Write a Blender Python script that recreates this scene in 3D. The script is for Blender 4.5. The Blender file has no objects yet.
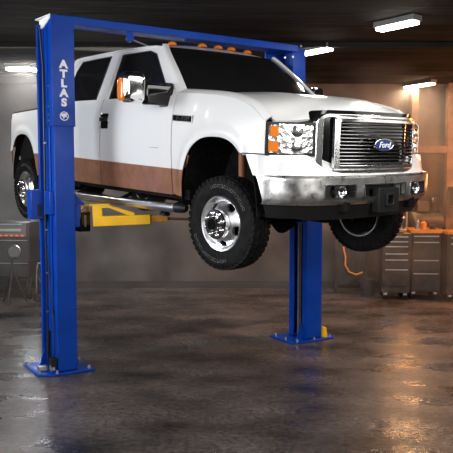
import bpy, bmesh, math, random
from mathutils import Vector, Matrix, Euler
from math import sin, cos, pi, radians
random.seed(7)
scn = bpy.context.scene
COL = scn.collection

# ---------------------------------------------------------------- camera, world, lights, exposure
cam_d = bpy.data.cameras.new('camera'); cam = bpy.data.objects.new('camera', cam_d); COL.objects.link(cam)
cam_d.sensor_width = 36; cam_d.sensor_fit = 'HORIZONTAL'; cam_d.lens = 36 * 653.48 / 453
cam.location = (0, 0, 1.96); cam.rotation_euler = (radians(86), 0, 0)
scn.camera = cam
scn.view_settings.view_transform = 'Standard'; scn.view_settings.look = 'None'
scn.view_settings.gamma = 1; scn.view_settings.exposure = 0.0; scn.view_settings.use_curve_mapping = False
scn.cycles.use_denoising = True
scn.cycles.volume_bounces = 0; scn.cycles.max_bounces = 6
world = bpy.data.worlds.new('world'); scn.world = world; world.use_nodes = True
bg = world.node_tree.nodes['Background']; bg.inputs[0].default_value = (0.35, 0.4, 0.5, 1); bg.inputs[1].default_value = 0.02

def area(name, loc, target, size, power, color=(1, 1, 1), sy=None, spread=180):
    l = bpy.data.lights.new(name, 'AREA'); l.energy = power; l.color = color
    l.shape = 'RECTANGLE'; l.size = size; l.size_y = sy or size; l.spread = radians(spread)
    o = bpy.data.objects.new(name, l); COL.objects.link(o); o.location = loc
    o.rotation_euler = (Vector(target) - Vector(loc)).to_track_quat('-Z', 'Y').to_euler()
    return o
def point(name, loc, power, color, r=.08):
    l = bpy.data.lights.new(name, 'POINT'); l.energy = power; l.color = color; l.shadow_soft_size = r
    o = bpy.data.objects.new(name, l); COL.objects.link(o); o.location = loc; return o
area('key_light', (-3.4, 0.2, 3.2), (0, 5.6, 1.9), 3.4, 108, (0.98, 0.98, 1), 2.0, spread=95)
area('front_light', (3.4, 0.6, 3.0), (1.2, 5.6, 1.9), 2.8, 52, (1, 0.98, 0.94), 1.6, spread=95)
area('left_light', (-5.2, 5.0, 3.1), (-1.2, 6.8, 1.2), 1.2, 120, (0.9, 0.95, 1), 1.6)
area('overhead_light', (-1.9, 9.3, 3.6), (-1.6, 8.4, 0), 2.6, 230, (1, 0.93, 0.86), .5)
area('hood_fill', (1.9, 4.6, 3.6), (1.2, 5.2, 2.4), 2.6, 70, (1, 0.98, 0.96), 1.2)  # fill added over the nose to brighten the hood
area('right_reflection_fill', (5.9, 5.6, 2.5), (1.5, 5.4, 2.0), 4.0, 12, (1, 0.95, 0.9), .5)  # unseen light box added so the grille chrome has something bright to reflect
area('left_reflection_fill', (-5.9, 5.2, 2.5), (-1.0, 6.0, 2.1), 3.4, 70, (0.95, 0.97, 1), 1.1)  # unseen light box added for reflections in the side paint and chrome
point('amber_wall_light', (4.9, 11.3, 1.9), 45, (1, .38, .12), .15)
area('warm_light', (5.4, 9.2, 2.9), (3.0, 11.4, 1.4), 1.0, 230, (1, 0.33, 0.09), 1.0)

# ---------------------------------------------------------------- materials
def mat(name, color=(.5, .5, .5), rough=.5, metal=0.0, **k):
    m = bpy.data.materials.new(name); m.use_nodes = True
    b = m.node_tree.nodes['Principled BSDF']
    b.inputs['Base Color'].default_value = (*color, 1); b.inputs['Roughness'].default_value = rough
    b.inputs['Metallic'].default_value = metal
    for kk, v in k.items():
        b.inputs[kk.replace('_', ' ')].default_value = v
    return m
def noisy(m, c1, c2, scale=4, detail=6, bump=0.0, bscale=None, rough=None, stretch=(1, 1, 1), ramp=(.35, .65), dist=.02):
    nt = m.node_tree; b = nt.nodes['Principled BSDF']
    tc = nt.nodes.new('ShaderNodeTexCoord'); mp = nt.nodes.new('ShaderNodeMapping'); mp.inputs['Scale'].default_value = stretch
    n = nt.nodes.new('ShaderNodeTexNoise'); n.inputs['Scale'].default_value = scale; n.inputs['Detail'].default_value = detail
    r = nt.nodes.new('ShaderNodeValToRGB'); r.color_ramp.elements[0].position = ramp[0]; r.color_ramp.elements[1].position = ramp[1]
    r.color_ramp.elements[0].color = (*c1, 1); r.color_ramp.elements[1].color = (*c2, 1)
    nt.links.new(tc.outputs['Object'], mp.inputs[0]); nt.links.new(mp.outputs[0], n.inputs['Vector'])
    nt.links.new(n.outputs['Fac'], r.inputs[0]); nt.links.new(r.outputs[0], b.inputs['Base Color'])
    if bump:
        n2 = nt.nodes.new('ShaderNodeTexNoise'); n2.inputs['Scale'].default_value = bscale or scale * 5; n2.inputs['Detail'].default_value = 8
        nt.links.new(mp.outputs[0], n2.inputs['Vector'])
        bp = nt.nodes.new('ShaderNodeBump'); bp.inputs['Strength'].default_value = bump; bp.inputs['Distance'].default_value = dist
        nt.links.new(n2.outputs['Fac'], bp.inputs['Height']); nt.links.new(bp.outputs[0], b.inputs['Normal'])
    if rough:
        mr = nt.nodes.new('ShaderNodeMapRange'); mr.inputs[1].default_value = .35; mr.inputs[2].default_value = .65
        mr.inputs[3].default_value = rough[0]; mr.inputs[4].default_value = rough[1]
        n3 = nt.nodes.new('ShaderNodeTexNoise'); n3.inputs['Scale'].default_value = scale * 1.7; n3.inputs['Detail'].default_value = 7
        nt.links.new(mp.outputs[0], n3.inputs['Vector'])
        nt.links.new(n3.outputs['Fac'], mr.inputs[0]); nt.links.new(mr.outputs[0], b.inputs['Roughness'])
    return m
def emis(name, color, strength):
    return mat(name, (.8, .8, .8), .5, 0, Emission_Color=(*color, 1), Emission_Strength=strength)

PAINT = mat('white_paint', (.76, .76, .755), .28, 0, Coat_Weight=.7, Coat_Roughness=.05)
BRONZE = noisy(mat('bronze_paint', (.25, .13, .09), .3, .45, Coat_Weight=.6, Coat_Roughness=.06), (.36, .17, .10), (.46, .22, .135), 9)
CHROME = mat('chrome', (.86, .86, .86), .10, 1)
CHROME2 = noisy(mat('worn_chrome', (.6, .6, .6), .25, 1), (.56, .55, .54), (.76, .75, .74), 9, bump=.10, bscale=30, rough=(.26, .38), dist=.003)
BLACK = mat('black_plastic', (.010, .010, .010), .45, 0, Specular_IOR_Level=.3)
GLOSSBLACK = mat('gloss_black', (.006, .006, .006), .08)
UNDER = noisy(mat('underbody', (.012, .011, .01), .8, 0, Specular_IOR_Level=.1), (.003, .003, .003), (.010, .009, .008), 14)
RUBBER = noisy(mat('tyre_rubber', (.02, .02, .02), .7, 0, Specular_IOR_Level=.10), (.006, .006, .006), (.013, .013, .013), 20)
TYREMARK = mat('tyre_lettering', (.13, .13, .125), .6)
ALLOY = mat('polished_alloy', (.84, .84, .85), .30, 1)
AMBER = mat('amber_lens', (.72, .19, .015), .2, 0, Coat_Weight=.6)
BLUE = noisy(mat('blue_paint', (.01, .07, .48), .3, 0, Specular_IOR_Level=.22), (.001, .040, .30), (.002, .054, .38), 3, rough=(.30, .44))
YELLOW = noisy(mat('yellow_paint', (.85, .47, .01), .35), (.78, .42, .01), (.88, .5, .012), 6)
YELLOWDARK = noisy(mat('worn_yellow_paint', (.6, .27, .02), .45), (.30, .13, .015), (.50, .23, .02), 11)
STEEL = mat('bare_steel', (.5, .5, .5), .35, 1)
WHITE = mat('white_vinyl', (.85, .85, .85), .45)
GREYP = mat('grey_plastic', (.10, .10, .10), .5)
SEAT = mat('seat_cloth', (.03, .03, .03), .9)
RUST = mat('rusty_steel', (.22, .08, .035), .6, .3)
FORDBLUE = mat('emblem_blue', (.01, .03, .20), .2, 0, Coat_Weight=.6)
HOSE = mat('black_hose', (.01, .01, .012), .45)

GLASS = bpy.data.materials.new('tinted_glass'); GLASS.use_nodes = True
_nt = GLASS.node_tree; _b = _nt.nodes['Principled BSDF']; _o = _nt.nodes['Material Output']
_b.inputs['Base Color'].default_value = (.012, .012, .013, 1); _b.inputs['Roughness'].default_value = .07
_t = _nt.nodes.new('ShaderNodeBsdfTransparent'); _t.inputs[0].default_value = (.5, .52, .55, 1)
_m = _nt.nodes.new('ShaderNodeMixShader'); _m.inputs[0].default_value = .72
_nt.links.new(_t.outputs[0], _m.inputs[1]); _nt.links.new(_b.outputs[0], _m.inputs[2]); _nt.links.new(_m.outputs[0], _o.inputs[0])

LENS = mat('headlamp_reflector', (.86, .86, .86), .22, 1)
_nt = LENS.node_tree; _b = _nt.nodes['Principled BSDF']
_tc = _nt.nodes.new('ShaderNodeTexCoord'); _v = _nt.nodes.new('ShaderNodeTexVoronoi'); _v.inputs['Scale'].default_value = 26
_bp = _nt.nodes.new('ShaderNodeBump'); _bp.inputs['Strength'].default_value = .45; _bp.inputs['Distance'].default_value = .006
_nt.links.new(_tc.outputs['Object'], _v.inputs['Vector']); _nt.links.new(_v.outputs['Distance'], _bp.inputs['Height']); _nt.links.new(_bp.outputs[0], _b.inputs['Normal'])

# ---------------------------------------------------------------- mesh helpers
class MB:
    def __init__(s): s.v = []; s.f = []; s.m = []; s.mats = []
    def mi(s, m):
        if m is None: m = BLACK
        if m not in s.mats: s.mats.append(m)
        return s.mats.index(m)
    def add(s, vs, fs, m):
        k = len(s.v); s.v += [tuple(p) for p in vs]; i = s.mi(m)
        for f in fs: s.f.append(tuple(k + q for q in f)); s.m.append(i)
    def box(s, c, d, m, rot=None):
        hx, hy, hz = d[0] / 2, d[1] / 2, d[2] / 2
        vs = [Vector((x, y, z)) for x in (-hx, hx) for y in (-hy, hy) for z in (-hz, hz)]
        if rot is not None: vs = [rot @ p for p in vs]
        vs = [p + Vector(c) for p in vs]
        s.add(vs, [(0, 1, 3, 2), (4, 6, 7, 5), (0, 4, 5, 1), (2, 3, 7, 6), (0, 2, 6, 4), (1, 5, 7, 3)], m); return s
    def tube(s, pts, r, m, n=12, cap=True):
        pts = [Vector(p) for p in pts]; rs = r if isinstance(r, (list, tuple)) else [r] * len(pts)
        rings = []; up = None
        for i, p in enumerate(pts):
            t = (pts[min(i + 1, len(pts) - 1)] - pts[max(i - 1, 0)]).normalized()
            if up is None:
                up = Vector((0, 0, 1)) if abs(t.z) < .9 else Vector((1, 0, 0))
            a = t.cross(up).normalized(); b = a.cross(t).normalized(); up = b
            rings.append([p + rs[i] * (a * cos(2 * pi * k / n) + b * sin(2 * pi * k / n)) for k in range(n)])
        vs = [q for r_ in rings for q in r_]; fs = []
        for i in range(len(pts) - 1):
            for k in range(n): fs.append((i * n + k, i * n + (k + 1) % n, (i + 1) * n + (k + 1) % n, (i + 1) * n + k))
        if cap: fs += [tuple(range(n)), tuple((len(pts) - 1) * n + k for k in range(n))]
        s.add(vs, fs, m); return s
    def lathe(s, prof, m, n=48, axis='y', c=(0, 0, 0), close=False):
        vs = []; fs = []; P = len(prof)
        for k in range(n):
            a = 2 * pi * k / n
            for (r, h) in prof:
                if axis == 'y': p = (r * cos(a), h, r * sin(a))
                elif axis == 'z': p = (r * cos(a), r * sin(a), h)
                else: p = (h, r * cos(a), r * sin(a))
                vs.append((p[0] + c[0], p[1] + c[1], p[2] + c[2]))
        for k in range(n):
            for i in range(P - 1 + (1 if close else 0)):
                j = (i + 1) % P
                fs.append((k * P + i, k * P + j, ((k + 1) % n) * P + j, ((k + 1) % n) * P + i))
        s.add(vs, fs, m); return s
    def grid(s, fn, us, vs_, m, skip=None, mfn=None):
        nu, nv = len(us), len(vs_); k = len(s.v)
        s.v += [tuple(fn(u, v)) for u in us for v in vs_]
        for i in range(nu - 1):
            for j in range(nv - 1):
                uc, vc = (us[i] + us[i + 1]) / 2, (vs_[j] + vs_[j + 1]) / 2
                if skip and skip(uc, vc): continue
                s.f.append((k + i * nv + j, k + (i + 1) * nv + j, k + (i + 1) * nv + j + 1, k + i * nv + j + 1))
                s.m.append(s.mi(mfn(uc, vc) if mfn else m))
        return s
    def prism(s, poly, a, b, fn, m):
        """poly in 2D, extruded between a and b; fn(p, q, h) -> xyz"""
        n = len(poly); vs = [fn(p[0], p[1], a) for p in poly] + [fn(p[0], p[1], b) for p in poly]
        fs = [tuple(range(n)), tuple(range(2 * n - 1, n - 1, -1))] + [(i, (i + 1) % n, n + (i + 1) % n, n + i) for i in range(n)]
        s.add(vs, fs, m); return s
    def ring(s, outer, inner, a, b, fn, m):
        n = len(outer); vs = []
        for h in (a, b):
            vs += [fn(p[0], p[1], h) for p in outer]; vs += [fn(p[0], p[1], h) for p in inner]
        fs = []
        for i in range(n):
            j = (i + 1) % n
            fs += [(i, j, n + j, n + i), (2 * n + i, 2 * n + j, 3 * n + j, 3 * n + i), (i, j, 2 * n + j, 2 * n + i), (n + i, n + j, 3 * n + j, 3 * n + i)]
        s.add(vs, fs, m); return s
    def build(s, name, parent=None, loc=None, rot=None, bevel=0, solid=0, smooth=True, ang=35, recalc=True, seg=2, offset=0):
        me = bpy.data.meshes.new(name); me.from_pydata(s.v, [], s.f)
        for m in s.mats: me.materials.append(m)
        me.polygons.foreach_set('material_index', s.m)
        bm = bmesh.new(); bm.from_mesh(me)
        bmesh.ops.remove_doubles(bm, verts=bm.verts, dist=1e-5)
        if recalc: bmesh.ops.recalc_face_normals(bm, faces=bm.faces)
        bm.to_mesh(me); bm.free(); me.update()
        if smooth:
            me.polygons.foreach_set('use_smooth', [True] * len(me.polygons)); me.set_sharp_from_angle(angle=radians(ang))
        o = bpy.data.objects.new(name, me); COL.objects.link(o)
        if parent: o.parent = parent
        if loc: o.location = loc
        if rot: o.rotation_euler = rot
        if solid:
            md = o.modifiers.new('s', 'SOLIDIFY'); md.thickness = solid; md.offset = offset
            if smooth: e_ = o.modifiers.new('e', 'EDGE_SPLIT'); e_.split_angle = radians(50)
        if bevel:
            md = o.modifiers.new('b', 'BEVEL'); md.width = bevel; md.segments = seg; md.limit_method = 'ANGLE'; md.angle_limit = radians(40)
            md.harden_normals = False
        return o
def tag(o, label=None, cat=None, group=None, kind=None):
    if label: o['label'] = label
    if cat: o['category'] = cat
    if group: o['group'] = group
    if kind: o['kind'] = kind
    return o
def empty(name, loc=(0, 0, 0), rz=0, parent=None):
    o = bpy.data.objects.new(name, None); COL.objects.link(o); o.location = loc; o.rotation_euler = (0, 0, rz) if not hasattr(rz, '__len__') else rz
    if parent: o.parent = parent
    return o
def text(name, body, size, mtl, M, parent, shear=0, ext=.002, bold=0.0, label=None, sx=1.0, spacing=1.0):
    c = bpy.data.curves.new(name, 'FONT'); c.body = body; c.size = size; c.shear = shear; c.extrude = ext; c.offset = bold
    c.align_x = 'CENTER'; c.align_y = 'CENTER'; c.resolution_u = 4; c.space_character = spacing
    t = bpy.data.objects.new(name, c); COL.objects.link(t)
    me = bpy.data.meshes.new_from_object(t); COL.objects.unlink(t); bpy.data.objects.remove(t)
    for v in me.vertices: v.co.x *= sx
    me.transform(M); me.materials.clear(); me.materials.append(mtl); me.name = name
    o = bpy.data.objects.new(name, me); COL.objects.link(o); o.parent = parent
    if label: o['label'] = label
    return o
def frame_m(origin, right, up):
    r = Vector(right).normalized(); u = Vector(up); u = (u - r * u.dot(r)).normalized(); n = r.cross(u)
    M = Matrix((r, u, n)).transposed().to_4x4(); M.translation = Vector(origin); return M
def lerp_tab(tab, x):
    if x <= tab[0][0]: return tab[0][1]
    for (a, b), (c, d) in zip(tab, tab[1:]):
        if x <= c:
            t = (x - a) / (c - a); return b + (d - b) * t
    return tab[-1][1]
def smooth_tab(tab, x):
    # Catmull-Rom through the table
    n = len(tab)
    if x <= tab[0][0]: return tab[0][1]
    if x >= tab[-1][0]: return tab[-1][1]
    for i in range(n - 1):
        if x <= tab[i + 1][0]:
            x0, y0 = tab[i]; x1, y1 = tab[i + 1]; h = x1 - x0; t = (x - x0) / h
            m0 = (y1 - tab[i - 1][1]) / (x1 - tab[i - 1][0]) if i > 0 else (y1 - y0) / h
            m1 = (tab[i + 2][1] - y0) / (tab[i + 2][0] - x0) if i + 2 < n else (y1 - y0) / h
            return (2*t**3-3*t**2+1)*y0 + (t**3-2*t**2+t)*h*m0 + (-2*t**3+3*t**2)*y1 + (t**3-t**2)*h*m1
def lin(a, b, n): return [a + (b - a) * i / (n - 1) for i in range(n)]
def rrect(y0, y1, z0, z1, r, n=5):
    pts = []
    for (cy, cz, a0) in ((y1 - r, z1 - r, 0), (y0 + r, z1 - r, 90), (y0 + r, z0 + r, 180), (y1 - r, z0 + r, 270)):
        for k in range(n + 1):
            a = radians(a0 + 90 * k / n); pts.append((cy + r * cos(a), cz + r * sin(a)))
    return pts

# ---------------------------------------------------------------- the setting
def slab(name, c, d, m):
    b = MB(); b.box((0, 0, 0), d, m); o = b.build(name, loc=c, smooth=False); o['kind'] = 'structure'; return o
FLOORM = noisy(mat('stained_concrete', (.1, .09, .08), .4), (.020, .018, .018), (.15, .128, .118), 1.3, 10, bump=.35, bscale=16, rough=(.17, .46), stretch=(.8, 1.3, 1), ramp=(.33, .7), dist=.02)
WALLM = noisy(mat('mottled_plaster', (.12, .12, .12), .85), (.018, .018, .019), (.10, .097, .095), 1.1, 9, bump=.3, bscale=6, ramp=(.32, .70))  # wall tone varies between dark and pale by noise
CEILM = noisy(mat('dark_ceiling_panels', (.03, .03, .03), .95, 0, Specular_IOR_Level=.1), (.004, .004, .004), (.018, .017, .016), 1.1, 8, bump=.5, bscale=5, stretch=(.4, 3, 1))
_nt = FLOORM.node_tree; _b = _nt.nodes['Principled BSDF']; _src = _b.inputs['Base Color'].links[0].from_socket
_tc = _nt.nodes.new('ShaderNodeTexCoord'); _n = _nt.nodes.new('ShaderNodeTexNoise'); _n.inputs['Scale'].default_value = 22; _n.inputs['Detail'].default_value = 10; _n.inputs['Roughness'].default_value = .75
_r = _nt.nodes.new('ShaderNodeMapRange'); _r.inputs[1].default_value = .36; _r.inputs[2].default_value = .66; _r.inputs[3].default_value = .35; _r.inputs[4].default_value = 1.5
_x = _nt.nodes.new('ShaderNodeVectorMath'); _x.operation = 'SCALE'
_nt.links.new(_tc.outputs['Object'], _n.inputs['Vector']); _nt.links.new(_n.outputs['Fac'], _r.inputs[0]); _nt.links.new(_src, _x.inputs[0]); _nt.links.new(_r.outputs[0], _x.inputs['Scale']); _nt.links.new(_x.outputs[0], _b.inputs['Base Color'])
slab('floor', (0, 3.8, -.05), (12.4, 16.4, .1), FLOORM)
slab('ceiling', (0, 3.8, 3.75), (12.4, 16.4, .1), CEILM)
slab('wall_back', (0, 11.95, 1.85), (12.4, .1, 3.7), WALLM)
slab('wall_left', (-6.15, 3.8, 1.85), (.1, 16.4, 3.7), WALLM)
slab('wall_right', (6.15, 3.8, 1.85), (.1, 16.4, 3.7), WALLM)
slab('wall_front', (0, -4.35, 1.85), (12.4, .1, 3.7), WALLM)
slab('baseboard_back', (0, 11.88, .06), (12.2, .04, .12), mat('dark_baseboard', (.02, .02, .02), .6))
POSTM = noisy(mat('old_timber', (.12, .08, .06), .8), (.07, .05, .04), (.16, .11, .08), 5)
for i, x in enumerate((4.02, 3.35, 5.0)):
    slab('trim_%d' % (i + 1), (x, 11.8, 1.85), (.12 if i else .16, .16, 3.68), POSTM)
slab('trim_4', (4.4, 11.78, 2.52), (2.6, .1, .12), POSTM)
for i, y in enumerate((8.4, 10.6)):
    slab('trim_%d' % (5 + i), (0, y, 3.67), (12.2, .08, .06), CEILM)

# ---------------------------------------------------------------- pickup truck (local frame: x forward, y to the truck's left, z up)
T = empty('pickup_truck', (0.653, 6.222, 1.273), (0.030, 0.065, -0.879))
tag(T, 'white crew cab pickup truck with bronze lower sides raised on the blue lift', 'truck')
BAND = lambda x: lerp_tab([(-4.5, .84), (-2.48, .82), (-.45, .79)], x)
YB = [(.40, .95), (.50, .972), (.62, .988), (.80, 1.0), (1.0, 1.005), (1.22, .998), (1.30, .985), (1.36, .975), (1.44, .952), (1.52, .93)]
def arch(x, c, hw, z0=.44, h=.65, p=2.6):
    t = abs((x - c) / hw)
    return None if t >= 1 else z0 + h * (1 - t ** p) ** (1 / p)
def side_panel(b, s, x0, x1, top, low, arches=(), ytab=YB, nz=10, band=True, step=.05):
    xs = set(lin(x0, x1, max(2, int((x1 - x0) / step) + 1)))
    for (c, hw, h) in arches:
        for k in range(0, 41):
            xx = c + hw * cos(pi * k / 40)
            if x0 < xx < x1: xs.add(xx)
    xs = sorted(xs); cols = []
    for x in xs:
        lo = low(x); flare = 0
        for (c, hw, h) in arches:
            a = arch(x, c, hw, h=h)
            if a: lo = max(lo, a)
        tp = max(top(x), lo + .002); bd = BAND(x)
        def pt(z, x=x):
            y = smooth_tab(ytab, z)
            for (c, hw, h) in arches:   # flared lip round the wheel opening
                d = ((abs((x - c) / (hw))) ** 2.6 + (max(0, (z - .44)) / h) ** 2.6) ** (1 / 2.6)
                y += .022 * math.exp(-((d - 1.06) / .075) ** 2) * (1 if z > .5 else .3)
            return (x, s * y, z)
        cols.append((lo, tp, bd, pt))
    def row(lo, hi, k, n): return lo + (hi - lo) * k / n
    k0 = len(b.v); n1 = 4
    for (lo, tp, bd, pt) in cols:
        m_ = min(max(lo, bd), tp) if band else lo
        for k in range(n1): b.v.append(pt(row(lo, m_, k, n1)))
        for k in range(nz + 1): b.v.append(pt(row(m_, tp, k, nz)))
    W = n1 + nz + 1
    for i in range(len(cols) - 1):
        for j in range(W - 1):
            b.f.append((k0 + i * W + j, k0 + (i + 1) * W + j, k0 + (i + 1) * W + j + 1, k0 + i * W + j + 1))
            b.m.append(b.mi(BRONZE if j < n1 else PAINT))
    # folded-in lips so that the panel has depth
    e = []
    return b
def gy(z): return .955 - .33 * (z - 1.42) - .25 * max(0, z - 1.80) ** 2 * 4
def dedeg(o):
    me = o.data; bm = bmesh.new(); bm.from_mesh(me)
    bmesh.ops.dissolve_degenerate(bm, dist=1e-4, edges=bm.edges); bm.to_mesh(me); bm.free(); return o
FA = [(0.0, .475, .65)]; RA = [(-4.0, .40, .63)]
HOODSEAM = [(-.62, 1.475), (-.45, 1.465), (.07, 1.42), (.30, 1.375), (.47, 1.315), (.56, 1.255), (.615, 1.215)]
for s in (-1, 1):
    b = MB(); side_panel(b, s, -.615, .615, lambda x: smooth_tab(HOODSEAM, x), lambda x: lerp_tab([(-.62, .56), (-.40, .54), (.25, .54), (.30, .968), (.7, .968)], x), FA, step=.04)
    # rolled top of the fender towards the hood
    b.grid(lambda x, t: (x, s * (smooth_tab(YB, smooth_tab(HOODSEAM, x)) - .07 * t), smooth_tab(HOODSEAM, x) + .035 * sin(t * pi / 2)), lin(-.615, .615, 26), lin(0, 1, 5), PAINT)
    o = dedeg(b.build('front_fender', T, solid=.012, recalc=True))
    # doors
    for (xa, xb, nm) in ((-1.945, -.625, 'front_door'), (-2.955, -1.955, 'rear_door')):
        b = MB(); side_panel(b, s, xa, xb, lambda x: 1.45, lambda x: .552, step=.12, ytab=YB)
        d = b.build(nm, T, solid=.02)
        if nm == 'front_door':
            outer = [(-1.945, 1.43), (-1.955, 1.97), (-1.28, 1.96), (-1.10, 1.93), (-.60, 1.45)]
            inner = [(-1.875, 1.445), (-1.865, 1.925), (-1.33, 1.925), (-1.18, 1.88), (-.755, 1.455)]
        else:
            outer = [(-2.955, 1.43), (-2.90, 1.80), (-2.84, 1.955), (-1.965, 1.97), (-1.955, 1.43)]
            inner = [(-2.88, 1.445), (-2.82, 1.80), (-2.76, 1.915), (-2.10, 1.93), (-2.145, 1.445)]
        f = MB(); f.ring(outer, inner, 0, .035, lambda p, q, h: (p, s * (gy(q) - h), q), PAINT); f.build('window_frame', d, bevel=.006)
        g = MB(); inn = inner
        g.prism(inn, .018, .024, lambda p, q, h: (p, s * (gy(q) - h), q), GLASS); gl = g.build('window_glass', d, smooth=False); gl['label'] = 'dark tinted side glass'
        g = MB(); cen = (sum(p[0] for p in inn) / len(inn), sum(p[1] for p in inn) / len(inn))
        g.ring(inn, [(cen[0] + (p[0] - cen[0]) * .965, cen[1] + (p[1] - cen[1]) * .955) for p in inn], -.002, .02, lambda p, q, h: (p, s * (gy(q) - h), q), BLACK)
        g.build('window_seal', d)
        hx = xa + .09
        h = MB(); h.box((hx, s * 1.005, 1.225), (.15, .016, .16) if nm == 'front_door' else (.15, .016, .14), GLOSSBLACK)
        h.box((hx, s * 1.026, 1.245), (.13, .022, .045), BLACK)
        hh = h.build('door_handle', d, bevel=.006); hh['label'] = 'black recessed door handle'
        if s < 0 and nm == 'front_door':
            h = MB(); h.box((-.905, -1.008, .975), (.20, .012, .035), GLOSSBLACK); h.box((-.905, -1.015, .975), (.16, .004, .008), STEEL)
            bb = h.build('door_badge', d, bevel=.003); bb['label'] = 'dark narrow badge on lower front door'
    # rear cab corner pillar
    b = MB(); b.prism([(-2.965, 1.43), (-2.91, 1.80), (-2.85, 1.955), (-2.96, 1.965), (-3.06, 1.80), (-3.09, 1.43)], 0, .05, lambda p, q, h: (p, s * (gy(q) - h), q), PAINT)
    side_panel(b, s, -3.09, -2.965, lambda x: 1.45, lambda x: .552, step=.1)
    b.build('cab_corner', T)
    # bed side
    b = MB(); side_panel(b, s, -4.39, -3.12, lambda x: lerp_tab([(-4.39, 1.325), (-3.54, 1.375), (-3.1, 1.39)], x), lambda x: .56, RA, step=.05)
    top = lambda x: lerp_tab([(-4.39, 1.325), (-3.54, 1.375), (-3.1, 1.39)], x)
    b.grid(lambda x, t: (x, s * (smooth_tab(YB, top(x)) - .09 * t), top(x) + .012 * sin(t * pi)), lin(-4.39, -3.12, 16), lin(0, 1, 5), PAINT)
    b.grid(lambda x, z: (x, s * .885, z), lin(-4.39, -3.12, 3), [.70, 1.36], BLACK)
    bo = dedeg(b.build('bed_side', T, solid=.015))
    g = MB(); g.grid(lambda x, t: (x, s * (.975 - .09 * t), top(x) + .018), lin(-4.39, -3.13, 12), [0, 1], BLACK); g.build('bed_rail_cap', bo, solid=.016)
    g = MB(); g.box((-4.40, s * .93, 1.10), (.05, .12, .42), mat('red_lens', (.4, .01, .01), .2)); g.build('tail_lamp', T, bevel=.01)
    # rocker underside
    g = MB(); g.box((-1.76, s * .88, .56), (2.7, .14, .09), UNDER); g.build('rocker_sill', T)
    # wheel house liner
    for (c, hw, nm) in ((0, .50, 'wheel_liner'), (-4.0, .45, 'wheel_liner')):
        g = MB(); g.grid(lambda a, y: (c + (hw + .01) * cos(a), s * y, .46 + (.70 if c == 0 else .66) * sin(a)), lin(.0, pi, 24), [.50, .97], UNDER)
        g.grid(lambda a, r: (c + r * (hw + .01) * cos(a), s * .50, .46 + r * .70 * sin(a)), lin(.0, pi, 24), [0, 1], UNDER)
        g.build(nm, T, solid=.01)

# roof
RX = [(-3.06, 1.80), (-3.02, 1.90), (-2.92, 1.955), (-2.75, 1.985), (-2.3, 2.01), (-1.9, 2.025), (-1.5, 2.02), (-1.28, 2.0), (-1.16, 1.965), (-1.10, 1.94)]
b = MB()
def roof_pt(x, t):     # t -1..1
    zc = smooth_tab(RX, x); ze = min(1.955, zc - .028); ye = gy(ze) - .005
    return (x, ye * t, ze + (zc - ze) * (1 - abs(t) ** 3.2) + .012 * (1 - t * t))
b.grid(roof_pt, lin(-3.05, -1.10, 30), lin(-1, 1, 25), PAINT)
b.build('roof', T, solid=.03, offset=-1)
# drip rails
g = MB()
for s in (-1, 1): g.tube([(x, s * (gy(1.96) + .004), lerp_tab([(-3.0, 1.935), (-2.85, 1.96), (-1.95, 1.975), (-1.3, 1.965), (-1.12, 1.94)], x)) for x in lin(-3.0, -1.12, 14)], .010, PAINT, 8)
g.build('drip_rail', T)
# rear cab wall with window
g = MB(); g.box((-3.07, 0, 1.2), (.05, 1.85, 1.2), PAINT); g.box((-3.10, 0, 1.66), (.02, 1.3, .26), GLASS); g.build('cab_back', T)
# windshield and pillars
def ws(t, v, off=0):   # t -1..1 across, v 0 bottom..1 top
    zb, zt = 1.455, 1.945
    z = zb + (zt - zb) * v
    xb = -.30 - .26 * abs(t) ** 2.4; xt = -1.06 - .07 * t * t
    x = xb + (xt - xb) * v + .015 * sin(pi * v)
    w = gy(z) - .028
    return (x + off, w * t, z + off * .6)
g = MB(); g.grid(lambda t, v: ws(t * .975, v), lin(-1, 1, 25), lin(0, 1, 12), GLASS); w = g.build('windshield', T, solid=.008); w['label'] = 'dark sloping windshield glass'
for s in (-1, 1):
    g = MB()
    def ap(t, v):
        p0 = Vector(ws(s * .968, v, .012)); z = p0.z
        p1 = Vector((lerp_tab([(1.44, -.60), (1.93, -1.11), (1.97, -1.16)], z) , s * (gy(z)), z))
        p = p0.lerp(p1, t); p += Vector((.012, s * .012, 0)) * sin(pi * t); return p
    g.grid(ap, lin(0, 1, 6), lin(-.03, 1.03, 14), PAINT); g.build('windshield_pillar', T, solid=.02)
g = MB(); g.grid(lambda t, v: (Vector(ws(t * .99, -.02 - .1 * v)) + Vector((.02 + .08 * v, 0, .006 - .01 * v))), lin(-1, 1, 21), lin(0, 1, 4), BLACK); g.build('cowl_panel', T, solid=.02)
for y0, y1 in ((-.62, .02), (.0, .62)):
    g = MB(); P = lambda t, v: Vector(ws(t, v, .02))
    g.tube([P(y0, -.01), P((y0 * .6 + y1 * .4), .045), P(y1, .055)], .011, BLACK, 8); g.tube([P(y0, -.06), P(y0, .02)], .014, BLACK, 8); g.build('wiper', T)
# marker lamps on roof
for y in (-.55, -.17, .045, .225, .455):
    t = y / .77; x = -1.28; p = roof_pt(x, t)
    g = MB(); prof = [(.0, .038), (.02, .036), (.038, .025), (.048, .006), (.05, -.004)]
    vs = MB(); vs.lathe(prof, AMBER, 16, 'z')
    vs.v = [(a * 1.15, b_ * 1.0, c_) for a, b_, c_ in vs.v]
    o = vs.build('roof_marker_lamp', T, loc=(x, y, p[2] + .002)); o['label'] = 'amber clearance lamp on the roof edge'

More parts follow.
